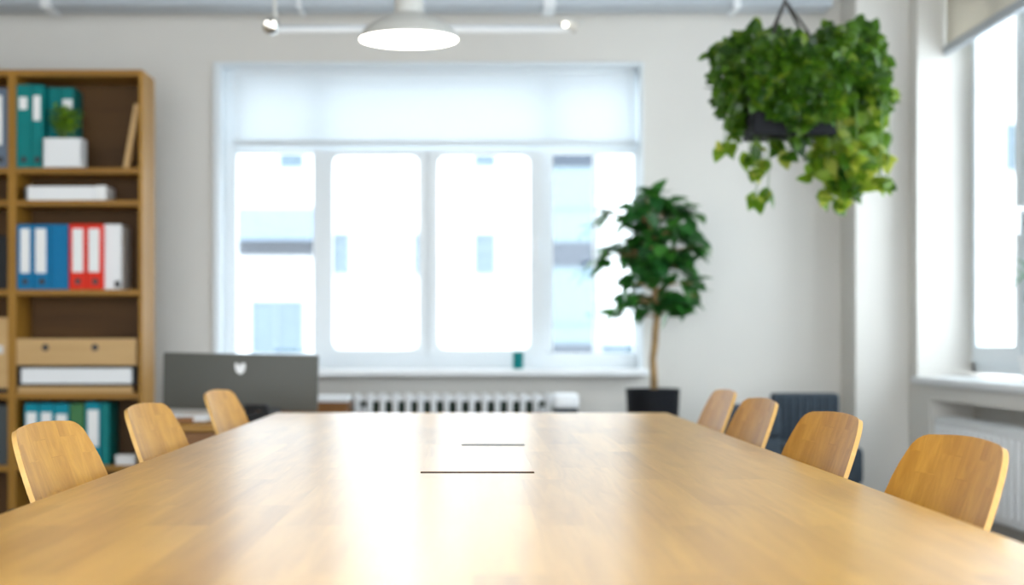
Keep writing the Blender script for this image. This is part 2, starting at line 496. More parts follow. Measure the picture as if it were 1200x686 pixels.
obj('back_panel', bx(rx0 + .01, rx1 - .01, .108, .114, rz0, rz1 - .02), M['gap_shade'], t)  # dark sheet added to imitate shade in the gaps between sections
for x in (rx0 + .1, rx1 - .1):
    bm = bmesh.new(); box(bm, x - .012, x + .012, -.03, .03, 0, rz0 + .01, .004); obj('foot', bm, M['white'], t)

t = thing('radiator', 'white ribbed panel radiator in the niche below the side window', 'radiator', (XR + .056, 0, 0))
ry0, ry1, pz0, pz1 = W2[0] + .26, 7.455, .25, .64
bm = bmesh.new()
pts = []
n = int((ry1 - ry0) / .082)
for i in range(n):
    y = ry0 + (ry1 - ry0) * (i + .5) / n
    box(bm, -.052, -.02, y - .027, y + .027, pz0 + .03, pz1 - .03, .014, seg=3)
box(bm, -.022, -.012, ry0, ry1, pz0 + .02, pz1 - .02, .003)
box(bm, -.044, -.012, ry0, ry1, pz1 - .045, pz1, .008)
box(bm, -.044, -.012, ry0, ry1, pz0, pz0 + .045, .008)
obj('front_panel', bm, M['white'], t, 50)
bm = bmesh.new(); box(bm, -.02, .06, ry0 + .01, ry1 - .01, pz0 + .02, pz1 - .012, .004); obj('convector', bm, M['white'], t)
bm = bmesh.new()
box(bm, -.036, .064, ry0, ry1, pz1 - .012, pz1 - .006)
for i in range(60):
    y = ry0 + (ry1 - ry0) * (i + .5) / 60
    box(bm, -.03, .058, y - .006, y + .006, pz1 - .006, pz1 + .004)
obj('top_grille', bm, M['white'], t)
for y in (ry0 + .3, ry1 - .3):
    bm = bmesh.new(); box(bm, 0, .03, y - .02, y + .02, 0, pz0 + .03, .004); obj('foot', bm, M['white'], t)

# ------------------------------------------------------------------ conference table
TW, TH = .65, .75
TY0, TY1 = .45, 5.41
t = thing('conference_table', 'long oak conference table with square edges in the middle of the room', 'table', (0, 0, 0))
ly0, ly1 = 2.93, 3.752
lx0, lx1 = X(492, ly0), X(627, ly0)
bm = bmesh.new()
z0, z1 = TH - .035, TH
box(bm, -TW, lx0, TY0, TY1, z0, z1); box(bm, lx1, TW, TY0, TY1, z0, z1)
box(bm, lx0, lx1, TY0, ly0, z0, z1); box(bm, lx0, lx1, ly1, TY1, z0, z1)
bmesh.ops.remove_doubles(bm, verts=bm.verts, dist=1e-5)
obj('tabletop', bm, M['table'], t)
bm = bmesh.new(); box(bm, lx0 + .0001, lx1 - .0001, ly0 + .042, ly1 - .0001, z0 + .006, z1 - .0001)
l = obj('cable_lid', bm, M['lid'], t)
obj('lid_edge', bx(lx0 + .0001, lx1 - .0001, ly0 + .0405, ly0 + .042, z0 + .006, z1 - .0003), M['darkedge'], l)
bm = bmesh.new(); box(bm, X(541, ly1), X(614, ly1), ly1 - .045, ly1 - .0025, z1 - .001, z1 + .0008); obj('lid_slot', bm, M['darkplastic'], l)
bm = bmesh.new(); box(bm, lx0 - .01, lx1 + .01, ly0 - .01, ly1 + .01, z0 - .06, z0 - .001, .004)
obj('cable_box', bm, M['darkplastic'], t)
for y in (1.0, 4.75):
    bm = bmesh.new()
    box(bm, -.2, .2, y - .05, y + .05, .06, z0 - .05, .006); obj('leg', bm, M['steel'], t)
    bm = bmesh.new(); box(bm, -.26, .26, y - .06, y + .06, 0, .06, .006); obj('foot', bm, M['steel'], t)
bm = bmesh.new()
box(bm, -.3, .3, 1.0 - .05, 1.0 + .05, z0 - .05, z0 - .001); box(bm, -.3, .3, 4.7, 4.8, z0 - .05, z0 - .001)
for x in (-.25, .25): box(bm, x - .025, x + .025, .7, 5.1, z0 - .05, z0 - .001)
obj('underframe', bm, M['steel'], t)

# ------------------------------------------------------------------ chairs (facing local +X, base point under the back's table-level line)
def shell_grid():
    # profile: (x, z, half width)
    prof = [(.455, .437, .17), (.44, .449, .19), (.40, .455, .205), (.30, .452, .215), (.18, .445, .215), (.09, .442, .21), (.03, .452, .20),
            (-.005, .48, .192), (-.022, .52, .19), (-.036, .57, .192), (-.05, .62, .198), (-.065, .67, .205), (-.078, .705, .207), (-.090, .735, .204), (-.101, .765, .199), (-.110, .79, .191), (-.117, .81, .182), (-.121, .823, .174), (-.124, .832, .163), (-.126, .838, .149), (-.127, .841, .133), (-.1275, .842, .11)]
    return prof
def shell_bm():
    prof = shell_grid(); nu = 14; th = .009
    bm = bmesh.new()
    P = []
    for (x, z, w) in prof:
        row = []
        for j in range(nu + 1):
            u = -1 + 2 * j / nu
            cv = .022 * (u * u) * (w / .2) ** 2
            back = max(0, min(1, (z - .46) / .15)); top = 0 if z < .78 else (z - .78) / .07
            seat = 1 - back
            row.append(Vector((x + cv * back, w * u, z + seat * .012 * u * u - .004 * top * u * u)))
        P.append(row)
    def nrm(i, j):
        a = P[min(i + 1, len(P) - 1)][j] - P[max(i - 1, 0)][j]; b = P[i][min(j + 1, nu)] - P[i][max(j - 1, 0)]
        return a.cross(b).normalized()
    front = [[bm.verts.new(P[i][j]) for j in range(nu + 1)] for i in range(len(P))]
    rear = []
    for i in range(len(P)):
        rear.append([bm.verts.new(P[i][j] + nrm(i, j) * th) for j in range(nu + 1)])
    for i in range(len(P) - 1):
        for j in range(nu):
            bm.faces.new((front[i][j], front[i][j + 1], front[i + 1][j + 1], front[i + 1][j]))
            bm.faces.new((rear[i][j], rear[i + 1][j], rear[i + 1][j + 1], rear[i][j + 1]))
    L = len(P) - 1
    for i in range(L):
        for j in (0, nu):
            bm.faces.new((front[i][j], front[i + 1][j], rear[i + 1][j], rear[i][j])).material_index = 1
    for j in range(nu):
        for i in (0, L):
            bm.faces.new((front[i][j], front[i][j + 1], rear[i][j + 1], rear[i][j])).material_index = 1
    return bm
GCH = 'plywood chairs around the conference table'
def make_chair():
    t = thing('plywood_chair', 'x', 'chair', group=GCH)
    s = obj('shell', shell_bm(), [M['ply'], M['plyedge']], t, 45)
    sgn = -1
    for sx in (0, 1):
        for sy in (-1, 1):
            bm = bmesh.new()
            top = Vector((.16 + (.06 if sx else -.06), sy * .05, .425)); mid = Vector((.16 + (.15 if sx else -.15), sy * .14, .40)); bot = Vector((.16 + (.22 if sx else -.20), sy * .20, .006))
            tube(bm, [top, mid.lerp(top, .15), mid, mid.lerp(bot, .08), bot], .009, 10)
            l = obj('leg', bm, M['steel'], t, 50)
            bm = bmesh.new(); lathe(bm, [(0, 0), (.011, 0), (.012, .006), (.011, .02), (0, .02)], (bot.x, bot.y, 0), 12); obj('foot_glide', bm, M['darkplastic'], l, 40)
    bm = bmesh.new(); box(bm, .07, .25, -.07, .07, .418, .432, .003); obj('seat_plate', bm, M['steel'], t)
    for sy in (-1, 1):
        bm = bmesh.new()
        tube(bm, [(.12, sy * .06, .424), (.02, sy * .10, .424), (-.04, sy * .13, .45), (-.075, sy * .15, .53), (-.098, sy * .16, .62), (-.112, sy * .16, .675)], .008, 10)
        l = obj('back_support', bm, M['chrome'], t, 50)
        bm = bmesh.new(); box(bm, -.125, -.088, sy * .16 - .015, sy * .16 + .015, .655, .70, .006); obj('support_pad', bm, M['darkplastic'], l)
    return t
proto = make_chair()
# (x of the table-level line, y, yaw towards the camera in degrees, label)
chairs = [
    (1, .73, 2.5, 6, 'plywood chair at the end of its row, in front of the ribbed side radiator'),
    (1, .722, 3.35, 7, 'plywood chair in front of the navy lounge chair, second from the ribbed side radiator'),
    (1, .722, 4.19, 4, 'plywood chair between the navy stool and navy lounge chair, third from the ribbed radiator'),
    (1, .745, 4.93, 2, 'plywood chair just across the table corner from the black tree pot'),
    (-1, .75, 2.95, 5, 'plywood chair covering the lower bookcase shelf, largest of the three on that side'),
    (-1, .745, 3.83, 5, 'plywood chair at the bookcase corner, between its shelves and the dark grey monitor'),
    (-1, .742, 4.9, 5, 'plywood chair overlapping the back of the dark grey monitor'),
]
for i, (side, x, y, yaw, lab) in enumerate(chairs):
    o = proto if i == 0 else copy_tree(proto)
    o['label'] = lab
    # local origin sits below the seat back; local x = -0.09 is the back at table height
    a = PI + R(yaw) if side > 0 else -R(yaw)
    d = Vector((math.cos(a), math.sin(a)))
    o.location = (side * x + .09 * d.x, y + .09 * d.y, 0)
    o.rotation_euler = (0, 0, a)

# ------------------------------------------------------------------ bookcases
YK = 7.41; DK = .285
kx = lambda p: X(p, YK)
kz = lambda p: Z(p, YK)
def bookcase(x0, x1, label):
    t = thing('bookcase', label, 'bookcase', (x0, YK, 0), group=None)
    w = x1 - x0; top = kz(81.5); th = .0178
    for a in (0, w - th):
        obj('side_panel', bx(a, a + th, 0, DK, 0, top, .002), M['shelf'], t)
    obj('top_panel', bx(th, w - th, .001, DK, top - .03, top, .002), M['shelfh'], t)
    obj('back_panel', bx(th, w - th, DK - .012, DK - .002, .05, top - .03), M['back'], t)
    obj('plinth', bx(th, w - th, .015, .03, 0, .07), M['shelfh'], t)
    for y in SHELVES:
        obj('shelf', bx(th, w - th, .004, DK - .012, kz(y) - .027, kz(y), .002), M['shelfh'], t)
    return t
SHELVES = [196.5, 234.5, 339.5, 461, 546, 622]
bookcase(kx(13.8), kx(167), 'oak bookcase holding the teal, blue and red binders')
bookcase(kx(13.8) - .655, kx(13.6), 'oak bookcase cut by the photo edge beside the binder bookcase')

def binder(px0, px1, py0, py1, colr, label, group, lab=None, ring=True, depth=.215, lean=0, back_off=0, side=None):
    """a lever-arch binder; lab = (px0, px1, py0, py1) of the spine label; side = colour of the cover if unlike the spine"""
    x0, x1, z0, z1 = kx(px0), kx(px1), kz(py1), kz(py0)
    y0 = YK + .006 + back_off
    t = thing('binder', label, 'binder', ((x0 + x1) / 2, y0, z0), 0, group)
    w = (x1 - x0) / 2 - .0006; h = z1 - z0
    bm = bmesh.new()
    box(bm, -w, w, 0, .004, 0, h, .0015)
    obj('spine', bm, colr, t)
    for s in (-1, 1):
        bm = bmesh.new(); a, b = (-w, -w + .0035) if s < 0 else (w - .0035, w)
        box(bm, a, b, .004, depth, 0, h); obj('cover', bm, side or colr, t)
    obj('pages', bx(-w + .0045, w - .0045, .02, depth - .008, .006, h - .015), M['paper'], t)
    if lab:
        a, b, c, d = lab
        obj('spine_label', bx(kx(a) - (x0 + x1) / 2, kx(b) - (x0 + x1) / 2, -.0015, .0005, kz(d) - z0, kz(c) - z0), M['label'], t)
    if ring:
        bm = bmesh.new(); rz = .036
        rr = .0145
        for k in range(2):
            pass
        bmesh.ops.create_cone(bm, cap_ends=True, segments=24, radius1=rr, radius2=rr, depth=.002, matrix=Matrix.Translation((0, -.0008, rz)) @ Matrix.Rotation(PI / 2, 4, 'X'))
        obj('finger_ring', bm, M['hole'], t)
    return t

G1 = 'teal binders on the top shelf'
binder(18.8, 36, 99, 196.3, M['teal'], 'tall teal binder at the divider end of top shelf, small square label', G1, (22, 31.5, 113.5, 128))
binder(36.4, 50.4, 99, 196.3, M['teal'], 'tall teal binder on top shelf with the long white spine label', G1, (38.5, 47, 112, 141))
binder(50.8, 65, 99, 196.3, M['teal'], 'tall teal binder on top shelf with no spine label, behind planter edge', G1, None, False, .17, 0, .085)
binder(65.4, 80.5, 99, 196.3, M['teal'], 'tall teal binder on top shelf behind the small potted herb', G1, (67.5, 79, 113, 128), depth=.17, back_off=.087)
G2 = 'blue binders on the middle shelf'
binder(19.3, 38.6, 263, 339.3, M['blue'], 'blue labelled binder beside the bookcase divider, first of the blue three', G2, (23.5, 34.5, 268, 320))
binder(39, 58.6, 263, 339.3, M['blue'], 'blue labelled binder in the middle of the blue three', G2, (41, 53.5, 268, 320))
binder(59, 79.2, 263, 339.3, M['blue'], 'blue binder without label touching the red binders', G2, None, False)
G3 = 'red binders on the middle shelf'
binder(80.6, 101, 262.5, 339.3, M['red'], 'red binder next to the unlabelled blue binder', G3, (84.5, 97, 268, 319))
binder(101.4, 121, 262.5, 339.3, M['red'], 'red binder beside the white upright box file', G3, (103.5, 116, 268, 319))
t = thing('box_file', 'white upright box file at the end of the red binders', 'box file', (kx(131), YK + .02, kz(339.3)))
hw = (kx(141.5) - kx(121.5)) / 2
obj('case', bx(-hw, hw, 0, .2, 0, kz(262.5) - kz(339.3), .003), M['paper'], t)
obj('catch', bx(hw - .03, hw - .004, -.004, .002, .008, .04, .002), M['hole'], t)

t = thing('box_file', 'white box file lying flat on the narrow second shelf', 'box file', (kx(76), YK + .012, kz(234.3)))
a, b = kx(28) - kx(76), kx(123) - kx(76)
obj('case', bx(a + .012, b - .05, 0, .2, 0, kz(218) - kz(234.3), .003), M['paper'], t)
obj('end_cap', bx(a, a + .011, .002, .2, .001, kz(218) - kz(234.3), .002), M['greybox'], t)
obj('flap', bx(b - .048, b, .004, .2, 0, kz(217) - kz(234.3), .003), M['label'], t)

t = thing('wooden_board', 'pale wooden board leaning against the bookcase side on the top shelf', 'board', (kx(150), YK + .03, kz(196.4)))
bm = bmesh.new()
x0, x1 = kx(142) - kx(150), kx(149) - kx(150); xt0, xt1 = kx(155.5) - kx(150), kx(162) - kx(150); h = kz(120) - kz(196.4)
prism(bm, [(x0, .001), (x1, 0), (xt1, h - .006), (xt0, h)], 0, .16)
bmesh.ops.bevel(bm, geom=bm.edges[:], offset=.002, segments=1, affect='EDGES')
obj('panel', bm, M['boxwood'], t)

# small potted herb
def leaf(bm, p, d, n, L, W, fold=.25, droop=.25, mi=0, tip=.9):
    """ovate leaf from p along d, upper side n"""
    d = d.normalized(); s = d.cross(n)
    if s.length < 1e-4: s = d.orthogonal()
    s.normalize(); n = s.cross(d).normalized()
    ts = [0, .14, .34, .58, .8, 1.0]; ws = [0.04, .62, 1.0, .86, .48, 0.0]
    rows = []
    for tt, w in zip(ts, ws):
        c = p + d * (L * tt) - n * (droop * L * tt * tt)
        if w == 0: rows.append([bm.verts.new(c)])
        else:
            hw = W * .5 * w
            rows.append([bm.verts.new(c - s * hw + n * (fold * hw)), bm.verts.new(c), bm.verts.new(c + s * hw + n * (fold * hw))])
    for a, b in zip(rows, rows[1:]):
        if len(b) == 1:
            fs = [(a[0], a[1], b[0]), (a[1], a[2], b[0])]
        else:
            fs = [(a[0], a[1], b[1], b[0]), (a[1], a[2], b[2], b[1])]
        for f in fs:
            bm.faces.new(f).material_index = mi

def rv(s=1): return Vector((random.uniform(-s, s), random.uniform(-s, s), random.uniform(-s, s)))

pc = (kx(74.5), YK + .028, kz(196.3))
t = thing('potted_herb', 'small leafy herb in a white square planter before teal binders', 'plant', pc)
w = (kx(97) - kx(51)) / 2; d_ = .05; h = kz(162.5) - kz(196.3)
bm = bmesh.new()
box(bm, -w, w, -d_, d_, 0, .012, .003)
for a in ((-w, w, -d_, -d_ + .008), (-w, w, d_ - .008, d_), (-w, -w + .008, -d_, d_), (w - .008, w, -d_, d_)): box(bm, *a, .008, h, .002)
obj('planter', bm, M['white'], t)
obj('soil', bx(-w + .006, w - .006, -d_ + .006, d_ - .006, .01, h - .015), M['soil'], t)
bm = bmesh.new(); bs = bmesh.new()
for k in range(26):
    a = random.uniform(0, 2 * PI); r0 = random.uniform(0, .04)
    base = Vector((r0 * math.cos(a) + .0, r0 * math.sin(a), h - .016)); tip = base + Vector((random.uniform(-.045, .045), random.uniform(-.03, .03), random.uniform(.08, .165)))
    tube(bs, [base, base.lerp(tip, .5) + rv(.006), tip], [.002, .0018, .001], 5)
    for j in range(6):
        p = base.lerp(tip, .35 + .65 * (j + 1) / 6); d = Vector((random.uniform(-1, 1), random.uniform(-1, 1), random.uniform(.0, .9)))
        leaf(bm, p, d, Vector((0, 0, 1)) + rv(.3), random.uniform(.032, .05), random.uniform(.02, .03))
for v in bm.verts: v.co.y = min(v.co.y, .052)
obj('foliage', bm, M['leaf_small'], t, 180)
obj('stems', bs, M['stem'], t, 180)

# wooden box with finger holes, paper tray below it, board below that
t = thing('wooden_box', 'wide pale wooden box with two dark round finger holes', 'box', (kx(89), YK + .003, kz(428.5)))
a, b, h = kx(18.8) - kx(89), kx(159.3) - kx(89), kz(397) - kz(428.5)
obj('body', bx(a, b, 0, .21, 0, h, .003), M['boxwood'], t)
for p in (53, 111):
    bm = bmesh.new()
    bmesh.ops.create_cone(bm, cap_ends=True, segments=28, radius1=.0155, radius2=.0155, depth=.003, matrix=Matrix.Translation((kx(p) - kx(89), -.0005, kz(407.5) - kz(428.5))) @ Matrix.Rotation(PI / 2, 4, 'X'))
    obj('finger_hole', bm, M['hole'], t)
t = thing('paper_tray', 'black tray full of white paper beneath the pale wooden box', 'tray', (kx(89), YK + .008, kz(453)))
a, b, h = kx(19.5) - kx(89), kx(159) - kx(89), kz(428.6) - kz(453)
obj('tray_base', bx(a, b, 0, .2, 0, .012, .002), M['darkplastic'], t)
for s in (a, b - .016): obj('tray_side', bx(s, s + .016, 0, .2, .012, h, .002), M['darkplastic'], t)
obj('tray_top', bx(a + .016, b - .016, .012, .2, h - .006, h - .001), M['darkplastic'], t)
t2 = thing('paper_stack', 'thick stack of white paper inside the black tray', 'paper', (kx(88), YK + .002, kz(453) + .0125))
bm = bmesh.new(); box(bm, kx(24.5) - kx(88), kx(154.2) - kx(88), 0, .19, 0, h - .026, .002); obj('sheets', bm, M['paper'], t2)
bm = bmesh.new(); box(bm, kx(20), kx(155), YK + .006, YK + .22, kz(460.9), kz(453.1), .002)
tag(obj('wooden_tray_board', bm, M['boxwood']), 'thin pale wooden board under the black paper tray', 'board')

G4 = 'binders on the lower shelf behind the chair'
bo = .02
binder(27, 43.5, 473.5, 545.7, M['teal2'], 'turquoise binder on lower shelf, first from the bookcase divider', G4, (29, 41, 484, 520), True, .2, 0, bo)
binder(44.3, 61, 473.5, 545.7, M['teal2'], 'turquoise binder on lower shelf, second from the bookcase divider', G4, (46.5, 58.5, 484, 520), True, .2, 0, bo)
binder(61.6, 79, 473.5, 545.7, M['teal2'], 'turquoise binder touching the green binder on lower shelf', G4, (64, 76.5, 486, 520), True, .2, 0, bo)
binder(80, 97, 474, 545.7, M['green'], 'dark green binder among turquoise ones on lower shelf', G4, None, False, .2, 0, bo)
binder(98.4, 115.5, 472.5, 545.7, M['teal2'], 'turquoise binder on lower shelf with long white label beside the green one', G4, (101, 114, 481, 524), True, .2, 0, bo)
binder(116, 126, 473, 545.7, M['teal'], 'narrow dark teal binder ending the lower shelf row', G4, None, False, .2, 0, bo + .01)
t = thing('card_box', 'small low white card box at the end of the lower shelf', 'box', (kx(145), YK + .03, kz(545.8)))
obj('tray_part', bx(-.045, .045, 0, .1, 0, .03, .002), M['paper'], t); obj('lid', bx(-.047, .047, -.002, .102, .03, .045, .002), M['label'], t)

# things in the bookcase cut by the frame
binder(-8, 8.6, 103, 196.3, M['slate'], 'slate blue binder at the photo edge on top shelf', None, (-6, 2, 112, 170))
t = thing('magazine_box', 'pale wooden storage box with metal label holder at photo edge', 'box', (kx(-20), YK + .006, kz(455.5)))
a, b, h = kx(-50) - kx(-20), kx(8.8) - kx(-20), kz(372) - kz(455.5)
obj('body', bx(a, b, 0, .2, 0, h, .003), M['boxwood'], t)
obj('label_holder', bx(kx(-3) - kx(-20), kx(3.5) - kx(-20), -.003, .002, kz(415) - kz(455.5), kz(405) - kz(455.5), .001), M['steel'], t)
obj('base_strip', bx(kx(-48), kx(8), YK + .012, YK + .2, kz(460.8), kz(455.6), .001), M['darkplastic'])
tag(bpy.data.objects['base_strip'], 'black flat folder under the pale storage box at photo edge', 'folder'); bpy.data.objects['base_strip'].name = 'flat_folder'
t = thing('storage_box', 'dark grey storage box at photo edge on the lower shelf', 'box', (kx(-25), YK + .01, kz(545.8)))
a, b, h = kx(-58) - kx(-25), kx(8.2) - kx(-25), kz(476) - kz(545.8)
obj('body', bx(a, b, 0, .2, 0, h, .004), M['greybox'], t); obj('lid', bx(a - .002, b + .001, -.003, .203, h - .03, h + .002, .003), M['greybox'], t)
t = thing('box_file', 'black box file at photo edge beside the blue binders', 'box file', (kx(-10), YK + .02, kz(339.4)))
obj('case', bx(kx(-30) - kx(-10), kx(8.5) - kx(-10), 0, .19, 0, kz(276) - kz(339.4), .003), M['darkplastic'], t)
obj('spine_label', bx(-.05, -.01, -.0015, .001, .1, .16), M['label'], t)

# ------------------------------------------------------------------ desk with monitor
DZ = .685
t = thing('desk', 'low oak work desk carrying the dark grey monitor', 'desk', (0, 5.9, 0))
dx0, dx1, dd = -1.22, -.5, .95
obj('desktop', bx(dx0, dx1, 0, dd, DZ - .026, DZ, .003), M['shelfh'], t)
obj('apron', bx(dx0 + .04, dx1 - .04, .03, .05, DZ - .12, DZ - .026), M['brown'], t)
for x in (dx0 + .02, dx1 - .06):
    for y in (.02, dd - .06): obj('leg', bx(x, x + .04, y, y + .04, 0, DZ - .026, .003), M['shelf'], t)
obj('drawer', bx(dx0 + .07, dx0 + .42, .022, .45, DZ - .20, DZ - .03, .003), M['brown'], t)

YM = 6.46
mz0, mz1 = Z(478, YM), Z(415, YM)
t = thing('monitor', 'wide dark grey monitor seen from behind, white emblem near top edge', 'monitor', (X(281, YM), YM, DZ), R(-3))
w = (X(372, YM) - X(189.5, YM)) / 2
bm = bmesh.new(); box(bm, -w, w, -.012, .02, mz0 - DZ - .01, mz1 - DZ, .006); hs = obj('housing', bm, M['monitor'], t, 40); hs.rotation_euler.y = R(1.1)
bm = bmesh.new(); ez = Z(432, YM) - DZ
es = 6.0 * YM / F
pts = [(-1, 1), (-.55, 1.02), (-.1, .45), (.35, 1.05), (1, 1.0), (1.05, .1), (.85, -.55), (.35, -1.05), (-.1, -1.1), (-.65, -.75), (-.92, -.1)]
prism(bm, [(x * es, z * es + ez) for x, z in pts], -.0145, -.0115); obj('emblem', bm, M['emblem'], hs)
obj('screen', bx(-w + .012, w - .012, .0195, .0215, mz0 - DZ, mz1 - DZ - .012), M['darkplastic'], hs)
bm = bmesh.new(); box(bm, -.05, .05, .0, .03, .02, mz0 - DZ + .08, .004); obj('stand_neck', bm, M['darkplastic'], t)
bm = bmesh.new(); lathe(bm, [(0, .001), (.1, .001), (.105, .006), (.095, .018), (.03, .026), (0, .026)], (0.03, .0, 0), 40); obj('stand_base', bm, M['darkplastic'], t, 40)

t = thing('paper_stack', 'loose stack of white papers on the desk under the monitor', 'paper', (X(222, 6.2), 6.2, DZ + .0005))
for i in range(5):
    o = obj('sheet_bundle', bx(-.09, .08, -.1, .11, .004 * i, .004 * i + .0035, .001), M['paper'], t); o.rotation_euler.z = R(random.uniform(-4, 4)); o.location.x = random.uniform(-.006, .006)
t = thing('notebook', 'small brown notebook lying on the desk before the papers', 'notebook', (X(214, 6.02), 6.06, DZ + .0005), R(8))
obj('cover', bx(-.035, .035, -.06, .06, 0, .018, .003), M['brown'], t); obj('pages', bx(-.034, .036, -.058, .058, .003, .015), M['paper'], t)
t = thing('desk_telephone', 'flat black handset lying on the desk behind a chair', 'telephone', (X(303, 6.02), 6.08, DZ + .0005), R(-12))
bm = bmesh.new(); prism(bm, [(-.055, 0), (.06, 0), (.055, .055), (-.05, .018)], -.07, .07); obj('body', bm, M['darkplastic'], t)
bm = bmesh.new(); box(bm, -.045, .045, -.06, -.03, .045, .068, .006); obj('handset', bm, M['darkplastic'], t)

# brown cabinet and pale bin by the radiator
t = thing('low_cabinet', 'low brown wooden cabinet with white top left of the sectional radiator', 'cabinet', (0, 7.72, 0))
cx0, cx1, cz1 = -1.15, X(407, 7.72), Z(465, 7.72)
obj('carcass', bx(cx0, cx1, .02, .25, .05, cz1 - .026, .002), M['brown'], t)
obj('top_panel', bx(cx0 - .005, cx1 + .005, -.002, .25, cz1 - .026, cz1, .003), M['white'], t)
obj('plinth', bx(cx0 + .03, cx1 - .03, .05, .23, 0, .05), M['darkplastic'], t)
for i in range(2):
    xm = (cx0 + cx1) / 2; a, b = ((cx0 + .003, xm - .002), (xm + .002, cx1 - .003))[i]
    d = obj('door', bx(a, b, .002, .02, .055, cz1 - .03, .002), M['brown'], t)
    hx = xm + (-.03 if i == 0 else .03); bm = bmesh.new(); box(bm, hx - .005, hx + .005, -.012, .002, .45, .56, .002); obj('handle', bm, M['steel'], d)
t = thing('pedal_bin', 'slim dark bin with a pale lid at the end of the sectional radiator', 'bin', (X(663, 7.75), 7.78, 0))
w = .055; bm = bmesh.new(); box(bm, -w, w, -.1, .1, .01, Z(478, 7.75), .01); obj('body', bm, M['greybox'], t, 40)
bm = bmesh.new(); box(bm, -w - .004, w + .004, -.104, .104, Z(478, 7.75), Z(462, 7.75), .012, seg=3); obj('lid', bm, M['white'], t, 40)
bm = bmesh.new(); box(bm, -.03, .03, -.14, -.09, .012, .03, .004); obj('pedal', bm, M['darkplastic'], t)

# teal jar with a sprig on the sill
t = thing('jar', 'small teal jar with a single green sprig on the window sill', 'jar', (X(607, 8.08), 8.08, wz0 + .0005))
bm = bmesh.new(); lathe(bm, [(0, .002), (.023, 0), (.026, .004), (.026, .08), (.024, .085), (.021, .085), (.021, .06), (0, .06)], n=28)
obj('vessel', bm, M['teal'], t, 40)
bm = bmesh.new(); tube(bm, [(0, 0, .058), (.002, .002, .10), (0, 0, .135)], [.0012, .001, .0008], 5)
s = obj('sprig', bm, M['stem'], t)
bm = bmesh.new(); leaf(bm, Vector((0, 0, .125)), Vector((-.5, 0, .8)), Vector((0, -1, .2)), .022, .012); leaf(bm, Vector((0, 0, .13)), Vector((.5, 0, .7)), Vector((0, -1, .2)), .02, .012); obj('leaf', bm, M['leaf_small'], s)

# ------------------------------------------------------------------ navy furniture in the corner
t = thing('lounge_chair', 'navy upholstered armless lounge chair in the corner by the pilaster', 'chair', (0, 7.3, 0))
nx0, nx1 = X(904.5, 7.6), X(981.5, 7.6)
bm = bmesh.new(); box(bm, nx0, nx1, .26, .36, .40, Z(461, 7.6), .014, seg=3)
for i in range(9):
    x = nx0 + (nx1 - nx0) * (i + .5) / 9
    box(bm, x - .0155, x + .0155, .25, .30, .42, Z(463, 7.6), .007)
obj('backrest', bm, M['navy'], t, 50)
bm = bmesh.new(); box(bm, nx0, nx1, -.22, .262, .36, Z(519, 7.4), .025, seg=3); obj('seat', bm, M['navy'], t, 50)
for x in (nx0 + .03, nx1 - .03):
    for y in (-.18, .32):
        bm = bmesh.new(); tube(bm, [(x, y, .37), (x, y, 0)], [.014, .01], 12); obj('leg', bm, M['darkplastic'], t, 50)
t = thing('upholstered_stool', 'tall navy upholstered cube stool between two plywood chairs', 'stool', (X(875, 7.2), 7.2, 0))
sz = Z(476, 7.05)
bm = bmesh.new(); box(bm, -.13, .13, -.14, .14, sz - .14, sz, .025, seg=3); obj('seat_cushion', bm, M['navy'], t, 50)
bm = bmesh.new(); box(bm, -.125, .125, -.135, .135, .1, sz - .14, .008); obj('base', bm, M['navy'], t, 50)
for x in (-.1, .1):
    for y in (-.11, .11):
        bm = bmesh.new(); tube(bm, [(x, y, .105), (x, y, 0)], [.014, .01], 12); obj('leg', bm, M['darkplastic'], t, 50)

# ------------------------------------------------------------------ potted tree
YT = 7.72
tc = Vector((X(765, YT), YT, 0))
t = thing('potted_tree', 'broad-leaved tree with bare trunk in a tall black planter', 'plant', tc)
ph = Z(455.5, YT); pr = (X(797, YT) - X(733, YT)) / 2
bm = bmesh.new(); lathe(bm, [(0, 0), (pr * .66, 0), (pr * .68, .01), (pr * .985, ph - .012), (pr, ph - .006), (pr, ph), (pr - .012, ph), (pr - .016, ph - .06), (0, ph - .06)], n=48)
obj('planter', bm, M['pot'], t, 40)
bm = bmesh.new(); lathe(bm, [(0, ph - .03), (pr * .6, ph - .032), (pr - .018, ph - .045), (pr - .02, ph - .058)], n=32); obj('soil', bm, M['soil'], t, 60)
def tp(cx, cy, dy=0):           # crop coordinates of the tree close-up -> local point
    px, py = 660 + cx / 2.365, 210 + cy / 2.365
    return Vector((X(px, YT) - tc.x, dy, Z(py, YT)))
bm = bmesh.new()
trunk = [tp(252, 590), tp(251, 540), tp(249, 500, .01), tp(254, 460, .005), tp(256, 420), tp(260, 385, -.005), tp(256, 350), tp(254, 310), tp(252, 270), tp(248, 220), tp(244, 170), tp(240, 120)]
tube(bm, trunk, [.019, .018, .017, .018, .017, .016, .015, .014, .012, .01, .007, .004], 12)
obj('trunk', bm, M['bark'], t, 180)
blobs = [(225, 55, 42), (265, 70, 45), (310, 85, 45), (350, 95, 34), (120, 95, 26), (175, 95, 30), (215, 110, 52), (260, 140, 58), (310, 150, 45), (360, 190, 34), (345, 150, 32), (105, 215, 36), (150, 200, 28), (190, 215, 46),
         (240, 225, 58), (300, 225, 50), (340, 240, 35), (170, 290, 26), (230, 265, 45), (280, 275, 36), (350, 290, 34), (205, 325, 40), (185, 345, 34), (275, 345, 42), (310, 345, 40), (160, 372, 20), (335, 350, 34), (375, 320, 22), (255, 180, 60), (215, 170, 45), (235, 365, 26)]
bm = bmesh.new(); bt = bmesh.new()
